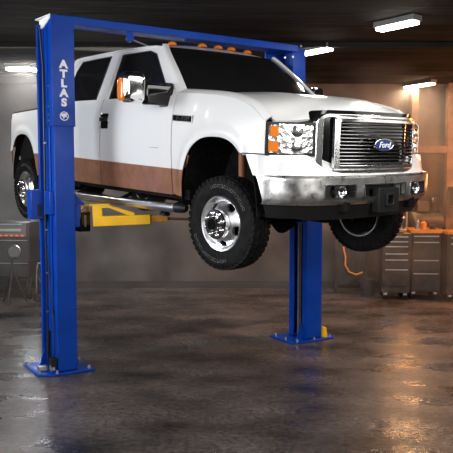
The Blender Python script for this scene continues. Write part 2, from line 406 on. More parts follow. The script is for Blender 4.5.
# hood
HC = [(-.50, 1.485), (-.1, 1.48), (.2, 1.468), (.5, 1.432), (.68, 1.395), (.80, 1.352), (.87, 1.30), (.885, 1.27)]
def front_x(y):  return .885 - .14 * (abs(y) / .62) ** 3.2 if abs(y) < .62 else .745 - .13 * (abs(y) - .62) / .36
def hood_pt(u, t):
    y = .915 * t; xf = front_x(y) ; xr = -.28 - .26 * abs(t) ** 2.4
    x = xr + (xf - xr) * u
    # equivalent centre-line station
    xc = -.50 + (.885 + .50) * u
    zc = smooth_tab(HC, xc); ze = smooth_tab(HOODSEAM, min(.615, x)) + .03
    if x > .56: ze = min(ze, lerp_tab([(.56, 1.275), (.62, 1.225), (.70, 1.205)], x))
    k = abs(t) ** 2.1
    z = zc * (1 - k) + ze * k
    z += .014 * math.exp(-((abs(t) - .45) / .09) ** 2) * max(0, 1 - u) ** .5      # raised dome edges
    return (x, y, z)
g = MB(); g.grid(hood_pt, [u ** .8 for u in lin(0, 1, 30)], lin(-1, 1, 41), PAINT); g.build('hood', T, solid=.02, offset=-1)

# front: valance panel under headlamps and grille
FPX = [(0, .965), (.3, .95), (.5, .925), (.65, .885), (.8, .82), (.9, .74), (.965, .66), (.995, .58), (1.0, .50)]
def plan(tab_scale=0, n=41):
    """points around the nose, from right corner to left corner"""
    h = [(.0, .965), (.15, .962), (.3, .950), (.45, .93), (.6, .90), (.72, .862), (.82, .81), (.90, .745), (.955, .67), (.985, .59), (.998, .50), (1.0, .43)]
    return [(x, -y) for y, x in reversed(h)] + [(x, y) for y, x in h[1:]]
NP = plan()
N = len(NP)
g = MB()
def front_panel(i, v):
    x, y = NP[int(round(i))]
    z = .795 + .158 * v; k = -.12 * v - .01
    if abs(y) > .88: k *= .25
    elif abs(y) > .7: k *= .7
    if i in (0, N - 1): x = .50 - .10 * v; k = 0
    elif i in (1, N - 2): x = .545 - .04 * v; k = 0
    return (x + k, y * (1 + .006 * (1 - v)), z + (.0 if abs(y) > .64 else .0))
N = len(NP)
g.grid(front_panel, list(range(0, N)), lin(0, 1, 6), PAINT)
g.grid(lambda i, v: (front_panel(i, 1)[0] - .10 * v, front_panel(i, 1)[1] * (1 - .05 * v), .953), list(range(0, N)), [0, 1], PAINT)
g.build('front_panel', T, solid=.012)
# nose backing (dark radiator support)
g = MB(); g.box((.60, 0, 1.05), (.08, 1.5, .42), BLACK); g.box((.3, 0, .9), (.6, .95, .6), UNDER); g.build('radiator_support', T)

# headlamps
for s in (-1, 1):
    A = Vector((.60, s * .99, 0)); B_ = Vector((.79, s * .63, 0))
    def hp(t, z, off=0):
        p = A.lerp(B_, t); nrm = Vector((B_.y - A.y, -(B_.x - A.x), 0)).normalized() * (-s)
        bulge = .02 * sin(pi * min(1, t))
        nn = Vector((abs((B_ - A).y), s * abs((B_ - A).x), 0)).normalized()
        return Vector((p.x, p.y, z)) + nn * (off + bulge)
    hl = empty('headlamp', (0, 0, 0), 0, T)
    g = MB(); g.grid(lambda t, z: hp(t, z), lin(.04, .98, 12), lin(.968, 1.195, 6), LENS)
    for zz in (1.145, 1.025):
        c = hp(.62, zz, .004); nn = (hp(.62, zz, 1) - hp(.62, zz, 0)).normalized()
        g.tube([c, c + nn * .012, c + nn * .018], [.045, .042, .03], LENS, 20)
    g.build('reflector', hl, solid=.008)
    for z0, z1 in ((1.10, 1.182), (.985, 1.065)):
        g = MB(); g.grid(lambda t, z: hp(t, z, .006), lin(.07 if z0 < 1.05 else .10, .26, 5), lin(z0, z1, 3), AMBER); o = g.build('turn_signal_lens', hl, solid=.012); o['label'] = 'amber turn signal lens'
    g = MB(); g.ring([tuple(p) for p in rrect(.0, 1.02, .952, 1.212, .03)], [tuple(p) for p in rrect(.065, .965, .976, 1.188, .02)], -.01, .014, lambda t, z, h: hp(t, z, h), BLACK); g.build('bezel', hl)

# grille
def gx(y, off=0): return .945 - .135 * (abs(y) / .62) ** 4 + off
def gq(p, q, h): return (gx(p) + h, p, q)
def dens(pts, n=3):
    out = []
    for i, p in enumerate(pts):
        q = pts[(i + 1) % len(pts)]
        for k in range(n): out.append((p[0] + (q[0] - p[0]) * k / n, p[1] + (q[1] - p[1]) * k / n))
    return out
FRAMEC = mat('grille_chrome', (.80, .80, .80), .20, 1)
BARM = mat('dark_chrome', (.25, .25, .25), .25, 1)
G = empty('grille', (0, 0, 0), 0, T)
def shape(y0, y1, z0, z1, r): return dens(rrect(y0, y1, z0, z1, r, 6), 5)
g = MB(); g.ring(shape(-.644, .644, .800, 1.312, .10), shape(-.62, .62, .83, 1.272, .05), -.17, -.03, gq, GLOSSBLACK); g.build('gasket', G)
g = MB(); g.ring(shape(-.635, .635, .815, 1.284, .08), shape(-.592, .592, .850, 1.256, .04), -.13, .012, gq, FRAMEC); g.build('outer_surround', G, bevel=.006)
g = MB(); g.ring(shape(-.515, .515, .85, 1.256, .02), shape(-.475, .475, .885, 1.222, .015), -.015, .022, gq, FRAMEC); g.build('inner_surround', G, bevel=.006)
g = MB(); g.grid(lambda y, z: (gx(y) - .055, y, z), lin(-.60, .60, 21), lin(.84, 1.27, 3), GLOSSBLACK); g.build('grille_backing', G, solid=.01)
for k in range(12):
    z = .885 + (1.222 - .885) * (k + .5) / 12
    g = MB(); g.grid(lambda y, a: (gx(y) + .004 + .012 * cos(a), y, z + .006 * sin(a)), lin(-.488, .488, 17), lin(-pi * .9, pi * .9, 9), BARM); g.build('grille_bar', G)
# emblem
em = empty('emblem', (gx(0) + .028, 0, 1.048), 0, G)
def ell(a, b, n=40): return [(a * cos(2 * pi * k / n), b * sin(2 * pi * k / n)) for k in range(n)]
fx = lambda p, q, h: (h, p, q)
g = MB(); g.ring(ell(.128, .052), ell(.112, .040), -.012, .012, fx, CHROME); g.build('emblem_ring', em, bevel=.003)
g = MB(); g.prism(ell(.114, .042), -.008, .006, fx, FORDBLUE); g.build('emblem_plate', em)
text('lettering', 'Ford', .066, WHITE, frame_m((.0085, 0, -.002), (0, 1, 0), (0, 0, 1)), em, shear=.35, ext=.0015, bold=.0006, sx=1.15, label='white cursive lettering')

# bumper
def bump_pts():
    h = [(.0, 1.02), (.12, 1.018), (.28, 1.008), (.36, .998), (.50, .975), (.66, .935), (.76, .895), (.85, .84), (.915, .775), (.96, .71), (.99, .63), (1.0, .53)]
    return [(x, -y) for y, x in reversed(h)] + [(x, y) for y, x in h[1:]]
BP = bump_pts(); NB = len(BP)
ZS = [.578, .60, .625, .68, .735, .765, .785, .80]
def bump(i, z, off=0):
    x, y = BP[int(round(i))]
    c = {.578: -.03, .60: -.008, .80: -.018}.get(z, 0)
    if i in (0, NB - 1): x += (.80 - z) * .42
    elif i in (1, NB - 2): x += (.80 - z) * .15
    return (x + c + off, y, z)
def bskip(i, z):
    if not .625 < z < .735: return False
    y0 = BP[int(i)][1]; y1 = BP[int(i) + 1][1]; yc = abs((y0 + y1) / 2)
    return yc < .28 or .36 < yc < .66
BU = empty('front_bumper', (0, 0, 0), 0, T)
g = MB(); g.grid(bump, list(range(NB)), ZS, CHROME2, skip=bskip)
g.grid(lambda i, t: (bump(i, .80)[0] - .10 * t, bump(i, .80)[1] * (1 - .06 * t), .80), list(range(NB)), [0, 1], CHROME2)
o = g.build('bumper_face', BU, solid=.010, bevel=.003); o['label'] = 'worn chrome bumper face with lamp openings'
g = MB(); g.grid(lambda i, t: (bump(i, .60)[0] - .07, bump(i, .60)[1] * .96, t), list(range(1, NB - 1)), [.60, .77], BLACK); g.build('opening_backing', BU, solid=.02)
# chrome rims of openings
for (ya, yb) in ((-.66, -.36), (-.28, .28), (.36, .66)):
    g = MB()
    def bx(y): return lerp_tab(sorted([(abs(p[1]), p[0]) for p in BP[NB // 2:]]), abs(y))
    g.ring(dens(rrect(ya, yb, .622, .738, .02, 4), 4), dens(rrect(ya + .012, yb - .012, .632, .728, .016, 4), 4), -.06, .008, lambda p, q, h: (bx(p) + h, p, q), FRAMEC)
    g.build('opening_trim', BU)
for s in (-1, 1):
    f = MB(); yc = s * .49; xc = bx(.49) - .035
    f.lathe([(0, -.0), (.036, .010), (.046, .022), (.050, .03), (.052, -.03), (0, -.03)], LENS, 24, 'x'); fo = f.build('fog_lamp', BU, loc=(xc, yc, .68)); fo['label'] = 'round fog lamp in black recess'
    f = MB(); f.prism(ell(.038, .038, 24), .014, .02, fx, mat('clear_lens', (.8, .8, .82), .05, 0, Transmission_Weight=1.0)); f.build('fog_lens', fo)
# valance
g = MB(); 
def val(i, v):
    x, y = BP[int(round(i))]; z = .59 - .135 * v
    return (x - .045 - .05 * v * (1 if abs(y) < .9 else .2), y * (.985 - .05 * v), z + (.015 * v if abs(y) > .8 else 0))
g.grid(val, list(range(1, NB - 1)), lin(0, 1, 5), BLACK); g.grid(lambda i, v: (val(i, 1)[0] - .25 * v, val(i, 1)[1] * (1 - .1 * v), val(i, 1)[2] + .03 * v), list(range(1, NB - 1)), [0, 1], BLACK)
o = g.build('lower_valance', BU, solid=.012); o['label'] = 'matt black lower valance'
# tow receiver
g = MB(); g.ring(rrect(-.135, .135, .50, .70, .012, 3), rrect(-.05, .05, .555, .655, .01, 3), .985, 1.055, lambda p, q, h: (h, p, q), BLACK)
g.ring(rrect(-.055, .055, .55, .66, .01, 3), rrect(-.036, .036, .57, .64, .006, 3), .96, 1.075, lambda p, q, h: (h, p, q), BLACK)
g.box((.99, 0, .60), (.02, .1, .1), GREYP); o = g.build('receiver_plate', BU, bevel=.005); o['label'] = 'black square hitch receiver plate'
for yy in (-.23, .23):
    g = MB(); g.box((.955, yy * 1.0, .68), (.04, .06, .09), GREYP); g.build('tow_hook', BU, bevel=.01)

# fender badge
M = frame_m((-.455, -1.004, 1.243), (1, 0, -.05), (0, 0, 1))
fb = MB(); fb.box((-.455, -1.003, 1.243), (.30, .014, .062), GLOSSBLACK, Euler((0, radians(3), 0)).to_matrix()); fb = fb.build('fender_badge', T, bevel=.006); fb['label'] = 'dark badge with chrome edge on front fender'
g = MB(); g.ring(rrect(-.15, .15, -.032, .032, .01, 3), rrect(-.142, .142, -.025, .025, .008, 3), .0, .012, lambda p, q, h: M @ Vector((p, q, h)), STEEL); g.build('badge_edge', fb)
text('lettering', 'F-350', .062, CHROME, M @ Matrix.Translation((0, 0, .009)), fb, shear=.3, bold=.001, sx=1.35, label='chrome raised lettering')
text('lettering', 'SUPER DUTY', .016, CHROME, M @ Matrix.Translation((0.06, -.018, .009)), fb, sx=1.0)
bpy.data.objects.remove(bpy.data.objects['lettering.002']) if 'lettering.002' in bpy.data.objects else None

# mirrors
def superbox(b, c, d, m, e=.28, n=16, k=10):
    def f(u, v):
        cu, su, cv, sv = cos(u), sin(u), cos(v), sin(v); sg = lambda w: math.copysign(abs(w) ** e, w)
        return (c[0] + d[0] / 2 * sg(cv) * sg(cu), c[1] + d[1] / 2 * sg(cv) * sg(su), c[2] + d[2] / 2 * sg(sv))
    b.grid(f, lin(0, 2 * pi, n * 2 + 1), lin(-pi / 2, pi / 2, k + 1), m)
mr = empty('side_mirror', (0, 0, 0), 0, T)
g = MB(); superbox(g, (-.76, -1.335, 1.505), (.14, .215, .275), CHROME, .45, 18, 16); o = g.build('mirror_shell', mr, ang=60); o['label'] = 'chrome mirror shell'
g = MB(); superbox(g, (-.775, -1.435, 1.485), (.10, .05, .20), AMBER, .5, 12, 10); o = g.build('mirror_marker_lamp', mr, ang=60); o['label'] = 'amber marker lamp on mirror edge'
g = MB(); superbox(g, (-.76, -1.07, 1.455), (.10, .30, .19), GLOSSBLACK, .22, 14, 10); superbox(g, (-.78, -.965, 1.46), (.14, .09, .22), BLACK, .3, 12, 8); o = g.build('mirror_arm', mr, ang=50); o['label'] = 'gloss black mirror arm'
g = MB(); g.box((-.835, -1.345, 1.50), (.01, .17, .22), CHROME); g.build('mirror_glass', mr)
mr = empty('side_mirror', (0, 0, 0), 0, T); mr['label'] = 'black folded mirror on far side'
g = MB(); superbox(g, (-.76, 1.02, 1.52), (.12, .18, .24), GLOSSBLACK, .4, 14, 12); g.build('mirror_shell', mr, ang=60)

# running board tubes, underbody
for s in (-1, 1):
    g = MB(); g.tube([(-2.95, s * .95, .375), (-2.4, s * .97, .38), (-1.5, s * .97, .40), (-.66, s * .97, .425), (-.58, s * .965, .43)], .042, ALLOY, 18)
    g.tube([(-.60, s * .965, .43), (-.50, s * .95, .435), (-.47, s * .94, .435)], [.046, .046, .03], BLACK, 18)
    for x in (-2.7, -1.75, -.8): g.tube([(x, s * .94, .38), (x, s * .75, .46)], .022, UNDER, 8)
    for x in (-2.2, -1.2): g.box((x, s * .95, lerp_tab([(-2.2, .428), (-1.2, .447)], x)), (.5, .08, .012), BLACK)
    o = g.build('running_board', T); o['label'] = 'round chrome side step tube'
    g = MB(); g.box((-1.9, s * .43, .50), (5.0, .08, .16), UNDER); g.box((.78, s * .43, .58), (.4, .08, .14), UNDER); g.build('frame_rail', T, bevel=.01)
g = MB(); g.box((-1.8, 0, .60), (2.5, 1.72, .10), UNDER); g.box((-1.2, .0, .50), (1.5, .5, .2), UNDER)
for x in (-3.2, -2.3, -1.2, -.7): g.box((x, 0, .47), (.09, .86, .09), UNDER)
g.box((-2.3, .25, .42), (1.1, .35, .22), UNDER); g.build('floor_pan', T)
g = MB(); g.box((.08, 0, .98), (.95, .84, .62), UNDER); g.box((0.1, 0, .58), (.5, .5, .3), UNDER); g.build('engine', T, bevel=.04)
g = MB(); g.box((-3.78, 0, .74), (1.3, 1.72, .06), UNDER); g.box((-4.42, 0, 1.02), (.04, 1.8, .6), PAINT); g.box((-3.13, 0, 1.05), (.04, 1.8, .6), PAINT); g.build('cargo_bed', T)
g = MB(); g.box((-4.52, 0, .62), (.14, 1.8, .18), CHROME2); g.build('rear_bumper', T, bevel=.02)
g = MB(); g.tube([(.06, -.80, .36), (.06, .80, .36)], .045, UNDER, 14); g.lathe([(0, -.11), (.09, -.09), (.14, 0), (.09, .09), (0, .11)], UNDER, 20, 'x', (.08, -.25, .36)); g.tube([(.26, -.75, .36), (.26, .75, .37)], .018, UNDER, 8)
for s in (-1, 1): g.tube([(.30, s * .42, .42), (.55, s * .42, .50), (.9, s * .42, .50)], .03, UNDER, 8); g.box((.34, s * .43, .43), (.9, .07, .04), UNDER)
g.build('front_axle', T)
g = MB(); g.tube([(-3.97, -.80, .36), (-3.97, .80, .36)], .05, UNDER, 14); g.lathe([(0, -.12), (.12, -.1), (.17, 0), (.12, .1), (0, .12)], UNDER, 20, 'x', (-3.97, 0, .36)); g.tube([(-3.8, 0, .38), (-1.2, 0, .45)], .04, UNDER, 12)
for s in (-1, 1): g.box((-3.9, s * .55, .44), (1.3, .07, .05), UNDER)
g.build('rear_axle', T)
for s in (-1, 1):
    g = MB(); g.tube([(.10, s * .76, .46), (.07, s * .75, .72), (.05, s * .74, 1.02)], [.02, .02, .02], RUST, 12); g.tube([(.07, s * .75, .74), (.055, s * .745, .96)], .030, RUST, 12); o = g.build('shock_absorber', T); o['label'] = 'rust brown front shock absorber'
# cabin interior
for x in (-1.35, -2.35):
    for y in (-.42, .42):
        g = MB(); superbox(g, (x, y, .98), (.5, .52, .18), SEAT, .3, 10, 8); superbox(g, (x - .25, y, 1.3), (.16, .5, .6), SEAT, .3, 10, 8); superbox(g, (x - .28, y, 1.68), (.1, .26, .18), SEAT, .4, 10, 8); g.build('cab_seat', T)
g = MB(); superbox(g, (-.62, 0, 1.33), (.4, 1.7, .22), SEAT, .3); g.build('dashboard', T)
g = MB(); g.lathe([(.19, -.012), (.20, 0), (.19, .012), (.18, 0)], BLACK, 28, 'x', close=True); g.box((0, 0, 0), (.02, .36, .04), BLACK); g.build('steering_wheel', T, loc=(-.95, .42, 1.38), rot=(0, radians(25), 0))

# ---------------------------------------------------------------- wheels
def boolean(o, cutters):
    for c in cutters:
        md = o.modifiers.new('x', 'BOOLEAN'); md.operation = 'DIFFERENCE'; md.object = c; md.solver = 'EXACT'
    bpy.context.view_layer.update()
    dg = bpy.context.evaluated_depsgraph_get(); me = bpy.data.meshes.new_from_object(o.evaluated_get(dg))
    o.modifiers.clear(); o.data = me
    for c in cutters: bpy.data.objects.remove(c)
    me.polygons.foreach_set('use_smooth', [True] * len(me.polygons)); me.set_sharp_from_angle(angle=radians(35))
    return o
def make_wheel():     # axis along y, outer face towards -y, origin at tyre centre
    w = empty('wheel', (0, 0, 0), 0, T)
    hwid = .125
    prof = [(.232, -.095), (.245, -.108), (.262, -.115), (.30, -.124), (.335, -.126), (.362, -.120), (.378, -.108), (.387, -.095), (.390, -.05), (.391, 0)]
    prof = prof + [(r, -h) for r, h in reversed(prof[:-1])]
    g = MB(); g.lathe(prof, RUBBER, 72)
    nb = 44
    for k in range(nb):            # tread blocks
        a = 2 * pi * k / nb
        for j, (h, wdt, ln, sh) in enumerate(((-.099, .040, .040, 0), (-.052, .036, .042, .5), (0, .036, .040, .1), (.052, .036, .042, .6), (.099, .040, .040, .15))):
            aa = a + sh * 2 * pi / nb
            R_ = Matrix.Rotation(-aa, 3, 'Y'); c = R_ @ Vector((.390 if abs(h) < .09 else .384, h, 0))
            rot = R_ @ Matrix.Rotation(radians((-18, 22, 0, -22, 18)[j]), 3, 'X')
            g.box(c, (.018, wdt, ln), RUBBER, rot)
        for sd in (-1, 1):         # shoulder lugs
            R_ = Matrix.Rotation(-(a + .02 * sd), 3, 'Y'); c = R_ @ Vector((.370, sd * .114, 0)); g.box(c, (.034, .014, .034 if k % 2 else .026), RUBBER, R_ @ Matrix.Rotation(sd * radians(-22), 3, 'Z'))
    g.v = [(x, y * .85 - .019, z) for x, y, z in g.v]
    ty = g.build('tyre', w, ang=30); ty['label'] = 'black all terrain tyre'
    # outlined sidewall marks (illegible in the photo)
    for (a0, cnt) in ((28, 12), (205, 12)):
        g = MB()
        g.ring([(.302 * cos(radians(a0 - 4 + q)), .302 * sin(radians(a0 - 4 + q))) for q in lin(0, 88, 24)] , [(.3005 * cos(radians(a0 - 4 + q)), .3005 * sin(radians(a0 - 4 + q))) for q in lin(0, 88, 24)], -.1273, -.1262, lambda p, q, h: (p, h, q), RUBBER)
        for k in range(cnt):
            aa = radians(a0 + k * 7.2); R_ = Matrix.Rotation(-aa, 3, 'Y')
            for (dr, dt, sr, st) in ((.012, 0, .003, .026), (-.012, 0, .003, .026), (0, .012, .024, .003), (0, -.012, .024, .003)):
                if (k * 3 + int(dr * 1000) + int(dt * 500)) % 5 == 0: continue
                c = R_ @ Vector((.318 + dr, -.1265, dt)); g.box(c, (sr, .003, st), TYREMARK, R_)
        m_ = g.build('sidewall_marking', ty, smooth=False); m_['label'] = 'pale outlined raised marks on sidewall'
    # rim
    rp = [(.236, .09), (.240, -.098), (.232, -.114), (.222, -.110), (.214, -.080), (.203, -.066), (.190, -.066), (.16, -.088), (.135, -.112), (.118, -.124), (.114, -.135), (.0, -.135), (0, -.10), (.10, -.10), (.14, -.075), (.185, -.04), (.215, .0), (.225, .09)]
    g = MB(); g.lathe(rp, ALLOY, 80, close=True); rim = g.build('rim', w)
    cuts = []
    for k in range(5):
        a = radians(56 + 72 * k); c = MB(); c.lathe([(0, -.16), (.034, -.16), (.034, .02), (0, .02)], BLACK, 24)
        c.v = [(x * .78, y, z * 1.25) for x, y, z in c.v]
        R_ = Matrix.Rotation(-a, 3, 'Y'); c.v = [tuple(R_ @ (Vector(p) + Vector((.168, 0, 0)))) for p in c.v]
        cuts.append(c.build('cut', w))
    boolean(rim, cuts); rim['label'] = 'polished alloy rim with five oval openings'
    g = MB(); g.lathe([(.126, -.12), (.126, -.168), (.118, -.177), (.070, -.179), (.068, -.205), (.062, -.212), (.050, -.212), (.049, -.17)], CHROME, 40); g.lathe([(.050, -.200), (.0, -.203)], GLOSSBLACK, 32); h_ = g.build('hub', rim); h_['label'] = 'chrome hub with black centre'
    for k in range(8):
        a = 2 * pi * (k + .4) / 8; g = MB(); g.lathe([(0, -.200), (.008, -.198), (.014, -.19), (.015, -.174)], CHROME, 10); g.build('lug_nut', rim, loc=(.096 * cos(a), 0, .096 * sin(a)))
    g = MB(); g.lathe([(0, -.03), (.15, -.03), (.15, .0), (.07, .02), (.07, .09), (0, .09)], UNDER, 32); g.lathe([(.20, .0), (.205, .11), (.1, .12)], UNDER, 32); g.build('brake_disc', w)
    return w
def copy_tree(o, parent=None):
    c = o.copy(); COL.objects.link(c); c.parent = parent
    for ch in list(o.children): copy_tree(ch, c)
    return c
W0 = make_wheel(); STEER = radians(5)
W0.location = (.095, -.900, .366); W0.rotation_euler = (0, 0, STEER)
for (loc, rz) in (((.10, .87, .345), pi + STEER), ((-3.97, -.885, .355), 0), ((-3.97, .885, .355), pi)):
    w = copy_tree(W0, T); w.location = loc; w.rotation_euler = (0, 0, rz)

# ---------------------------------------------------------------- the two post lift
U = Vector((.839, .545, 0)); V_ = Vector((-.545, .839, 0)); RL = math.atan2(.545, .839)
L = empty('two_post_lift', (-1.62, 6.55, 0), RL)
tag(L, 'blue two post vehicle lift with overhead beam and yellow arms', 'vehicle lift')
# local frame: x along U, y along V; column front face at y=0
LW = L.location.copy(); LM = Matrix.Translation(LW) @ Matrix.Rotation(RL, 4, 'Z'); LI = LM.inverted()
def loc_(wx, wy, wz): return LI @ Vector((wx, wy, wz))
def column(ox, oy, left):
    c = empty('column', (ox, oy, 0), 0, L)
    d = .30 if left else .34
    # channel: open towards the other post
    op = 1 if left else -1
    wdt = .205 if left else .245; t = .022; H0 = 2.80
    g = MB(); x0, x1 = -wdt / 2, wdt / 2
    poly = [(x0, 0), (x1, 0), (x1, .085), (x1 - t, .085), (x1 - t, t), (x0 + t, t), (x0 + t, d - t), (x1 - t, d - t), (x1 - t, d - .085), (x1, d - .085), (x1, d), (x0, d)]
    if not left: poly = [(-p, q) for p, q in reversed(poly)]
    g.prism(poly, .03, H0, lambda p, q, h: (p, q, h), BLUE); o = g.build('post_channel', c, bevel=.006)
    if left:
        s = MB(); s.box((x0 - .008, .12, 1.77), (.016, .05, 3.46), BLUE); s.box((x0 - .02, d + .012, 1.78), (.08, .05, 3.5), BLUE); s.build('side_flange', c, bevel=.005)
    b = MB(); pl = [(-.16, -.05), (.27, -.05), (.27, .36), (.22, .44), (-.16, .52), (-.30, .52), (-.30, .05)] if left else [(-.36, .0), (-.30, -.06), (.28, -.06), (.32, -.0), (.32, .42), (-.34, .44)]
    b.prism(pl, 0, .024, lambda p, q, h: (p, q, h), BLUE); bp = b.build('base_plate', c, bevel=.005)
    for (px, py) in (((-.12, -.02), (.22, -.01), (.23, .32), (-.26, .10), (-.26, .46), (-.20, .30)) if left else ((-.28, -.02), (.24, -.02), (.28, .35), (-.30, .38), (-.02, -.03), (-.32, .15))):
        q = MB(); q.lathe([(0, .03), (.010, .03), (.011, .024)], STEEL, 10, 'z'); q.tube([(0, 0, 0), (0, 0, .022)], .018, STEEL, 6); q.build('anchor_bolt', bp, loc=(px, py, .024))
    if left:
        gs = MB(); gs.prism([(x0, 0), (x0 - .13, 0), (x0 - .10, .04), (x0, .34)], d - .03, d - .01, lambda p, q, h: (p, h, q + .024), BLUE); gs.build('gusset', c)
    else:
        for xx, sg in ((x0, -1), (x1, 1)):
            gs = MB(); gs.prism([(xx, 0), (xx + sg * .10, 0), (xx, .20)], .06, .08, lambda p, q, h: (p, h, q + .024), BLUE); gs.build('gusset', c)
    return c, x0, x1, d
CL, x0, x1, dp = column(.005, 0, True)
# upper sleeve of left column
g = MB(); g.ring([(x0 - .016, -.012), (x1 + .012, -.012), (x1 + .012, dp + .012), (x0 - .016, dp + .012)], [(x0 + .0, .002), (x1 - .0, .002), (x1, dp), (x0, dp)], 2.50, 3.58, lambda p, q, h: (p, q, h), BLUE); sl = g.build('extension_sleeve', CL, bevel=.005)
for i, ch in enumerate('ATLAS'):
    z = 3.105 - i * .0935
    text('lettering', ch, .103, WHITE, frame_m((.0, -.014, z), (1, 0, 0), (0, 0, 1)), sl, bold=.0055, sx=1.12, ext=.0015, label='white capital letter')
g = MB(); g.ring(ell(.045, .045, 28), ell(.037, .037, 28), -.002, .002, lambda p, q, h: (p, -.0135 + h, q + 2.60), WHITE)
g.prism([(-.028, .022), (.030, .026), (.022, .0), (.034, -.016), (.006, -.010), (-.006, -.034), (-.016, -.008), (-.034, -.002)], -.0015, .0015, lambda p, q, h: (p, -.0135 + h, q + 2.603), WHITE)
o = g.build('round_badge', sl, smooth=False); o['label'] = 'small round white emblem'
for z in (2.56, 2.62, 2.70, 2.90): 
    q = MB(); q.lathe([(0, -.010), (.010, -.008), (.012, 0)], STEEL, 10, 'x'); q.build('bolt', sl, loc=(x0 - .016, .10, z))
# hose
g = MB(); g.tube([(x0 - .05, .235, 3.5), (x0 - .03, .215, 3.1), (x0 - .035, .20, 2.7), (x0 - .035, .20, 2.1), (x0 - .04, .20, 1.5), (x0 - .035, .20, 1.0), (x0 - .035, .20, .6), (x0 - .045, .19, .12)], .011, HOSE, 10)
g.tube([(x0 - .03, .20, 1.30), (x0 - .02, .15, .9), (x0 - .016, .07, .55), (x0 - .018, .03, .2)], .006, HOSE, 8); h = g.build('hydraulic_hose', CL); h['label'] = 'black hose down the post'
for z in (2.34, 1.46, 1.02, .62):
    q = MB(); q.box((x0 - .03, .20, z), (.03, .035, .012), STEEL); q.build('hose_clip', h)
# control box on left column
g = MB(); g.box((x0 - .09, .31, 1.72), (.16, .14, .30), BLUE); g.box((x0 - .02, .12, 1.74), (.05, .16, .24), BLUE); o = g.build('release_box', CL, bevel=.008); o['label'] = 'blue latch release box'
q = MB(); q.box((x0 - .09, .235, 1.66), (.03, .012, .12), BLACK); q.build('slot', o)
# foot hardware
g = MB(); g.box((x0 - .04, .04, .13), (.06, .08, .09), BLACK); g.box((x0 - .05, .04, .07), (.05, .05, .06), STEEL); g.box((x0 - .11, .14, .055), (.10, .06, .05), STEEL); g.tube([(x0 - .03, .20, .1), (x0 - .03, .20, .42)], .018, BLACK, 10); g.build('foot_hardware', CL, bevel=.004)

# right column
pr = loc_(1.075, 7.93, 0)
CR, rx0, rx1, rd = column(pr.x, pr.y, False)
g = MB(); g.box((rx0 + .06, .18, 1.35), (.012, .014, 2.4), STEEL); g.tube([(rx0 + .05, .21, .05), (rx0 + .05, .21, 2.4)], .018, GREYP, 10); o = g.build('lift_cable', CR); o['label'] = 'grey cable and track inside post'
g = MB(); g.prism([(0, 0), (.065, 0), (.045, .12), (.0, .14)], -.02, .06, lambda p, q, h: (rx1 + .005 + p, h - .02, q + .024), YELLOW); o = g.build('toe_guard', CR, bevel=.006); o['label'] = 'small yellow guard at foot of post'
# upper extension of right column, offset inward
pu = loc_(.865, 7.90, 0) - Vector((pr.x, pr.y, 0))
g = MB()
g.box((pu.x + .0, .0 + pu.y + .01, 3.03), (.19, .02, 1.0), BLUE); g.box((pu.x - .0, pu.y + .34, 3.03), (.18, .02, 1.0), BLUE)
g.box((pu.x + .085, pu.y + .17, 3.03), (.02, .34, 1.0), BLUE); g.box((pu.x - .20, pu.y + .30, 3.22), (.16, .02, .6), BLUE)
g.box((pu.x - .085, pu.y + .08, 3.03), (.02, .14, 1.0), BLUE)
g.box((pu.x + .1, pu.y + .18, 2.62), (.50, .36, .24), BLUE)
ux = g.build('extension_sleeve', CR, bevel=.005)
for (dx, z) in ((-.10, 3.42), (-.10, 2.98), (.02, 3.56), (-.22, 3.40)):
    q = MB(); q.lathe([(0, -.016), (.013, -.014), (.015, 0)], STEEL, 10, 'y'); q.build('bolt', ux, loc=(pu.x + dx, pu.y - .0, z))
# crossbeam
a = loc_(-1.66, 6.66, 3.585); e = loc_(.80, 7.93, 3.55)
g = MB(); dirv = (e - a); Lb = dirv.length; ang = math.atan2(dirv.y, dirv.x); rot = (Matrix.Rotation(ang, 3, 'Z') @ Matrix.Rotation(-math.asin(dirv.z / Lb), 3, 'Y'))
mid = (a + e) / 2
g.box(mid, (Lb, .20, .014), BLUE, rot); g.box(mid + rot @ Vector((0, -.10, -.035)), (Lb, .012, .075), BLUE, rot); g.box(mid + rot @ Vector((0, .10, -.035)), (Lb, .012, .075), BLUE, rot); g.box(mid + rot @ Vector((0, 0, -.065)), (Lb, .19, .01), BLUE, rot)
BM = g.build('crossbeam', L, bevel=.004)
# tilted pale cover plates at the left beam end
g = MB(); g.prism([(x0 - .07, dp + .02), (x0 - .03, .04), (x0 + .04, -.0), (x0 + .05, .05), (x0 - .02, dp + .04)], 3.575, 3.583, lambda p, q, h: (p, q, h), WHITE); g.prism([(3.585, dp + .03), (3.50, dp + .03), (3.48, dp - .06), (3.54, .0), (3.585, .0)], -.006, .0, lambda p, q, h: (x0 - .018 + h, q, p), WHITE); o = g.build('top_cover', CL); o['label'] = 'pale plate on top of post'
# shut-off bar under the beam
p0 = loc_(-1.01, 6.95, 3.44); 
g = MB(); g.box(p0 + Vector((0, 0, .045)), (.07, .03, .10), BLUE); g.lathe([(0, -.03), (.035, -.03), (.035, .03), (0, .03)], BLUE, 16, 'y', tuple(p0)); br = g.build('bar_bracket', BM); 
p1 = loc_(.62, 7.85, 2.95)
g = MB(); g.tube([p0, p1], .009, STEEL, 8); o = g.build('shutoff_bar', BM); o['label'] = 'thin steel shut-off bar'

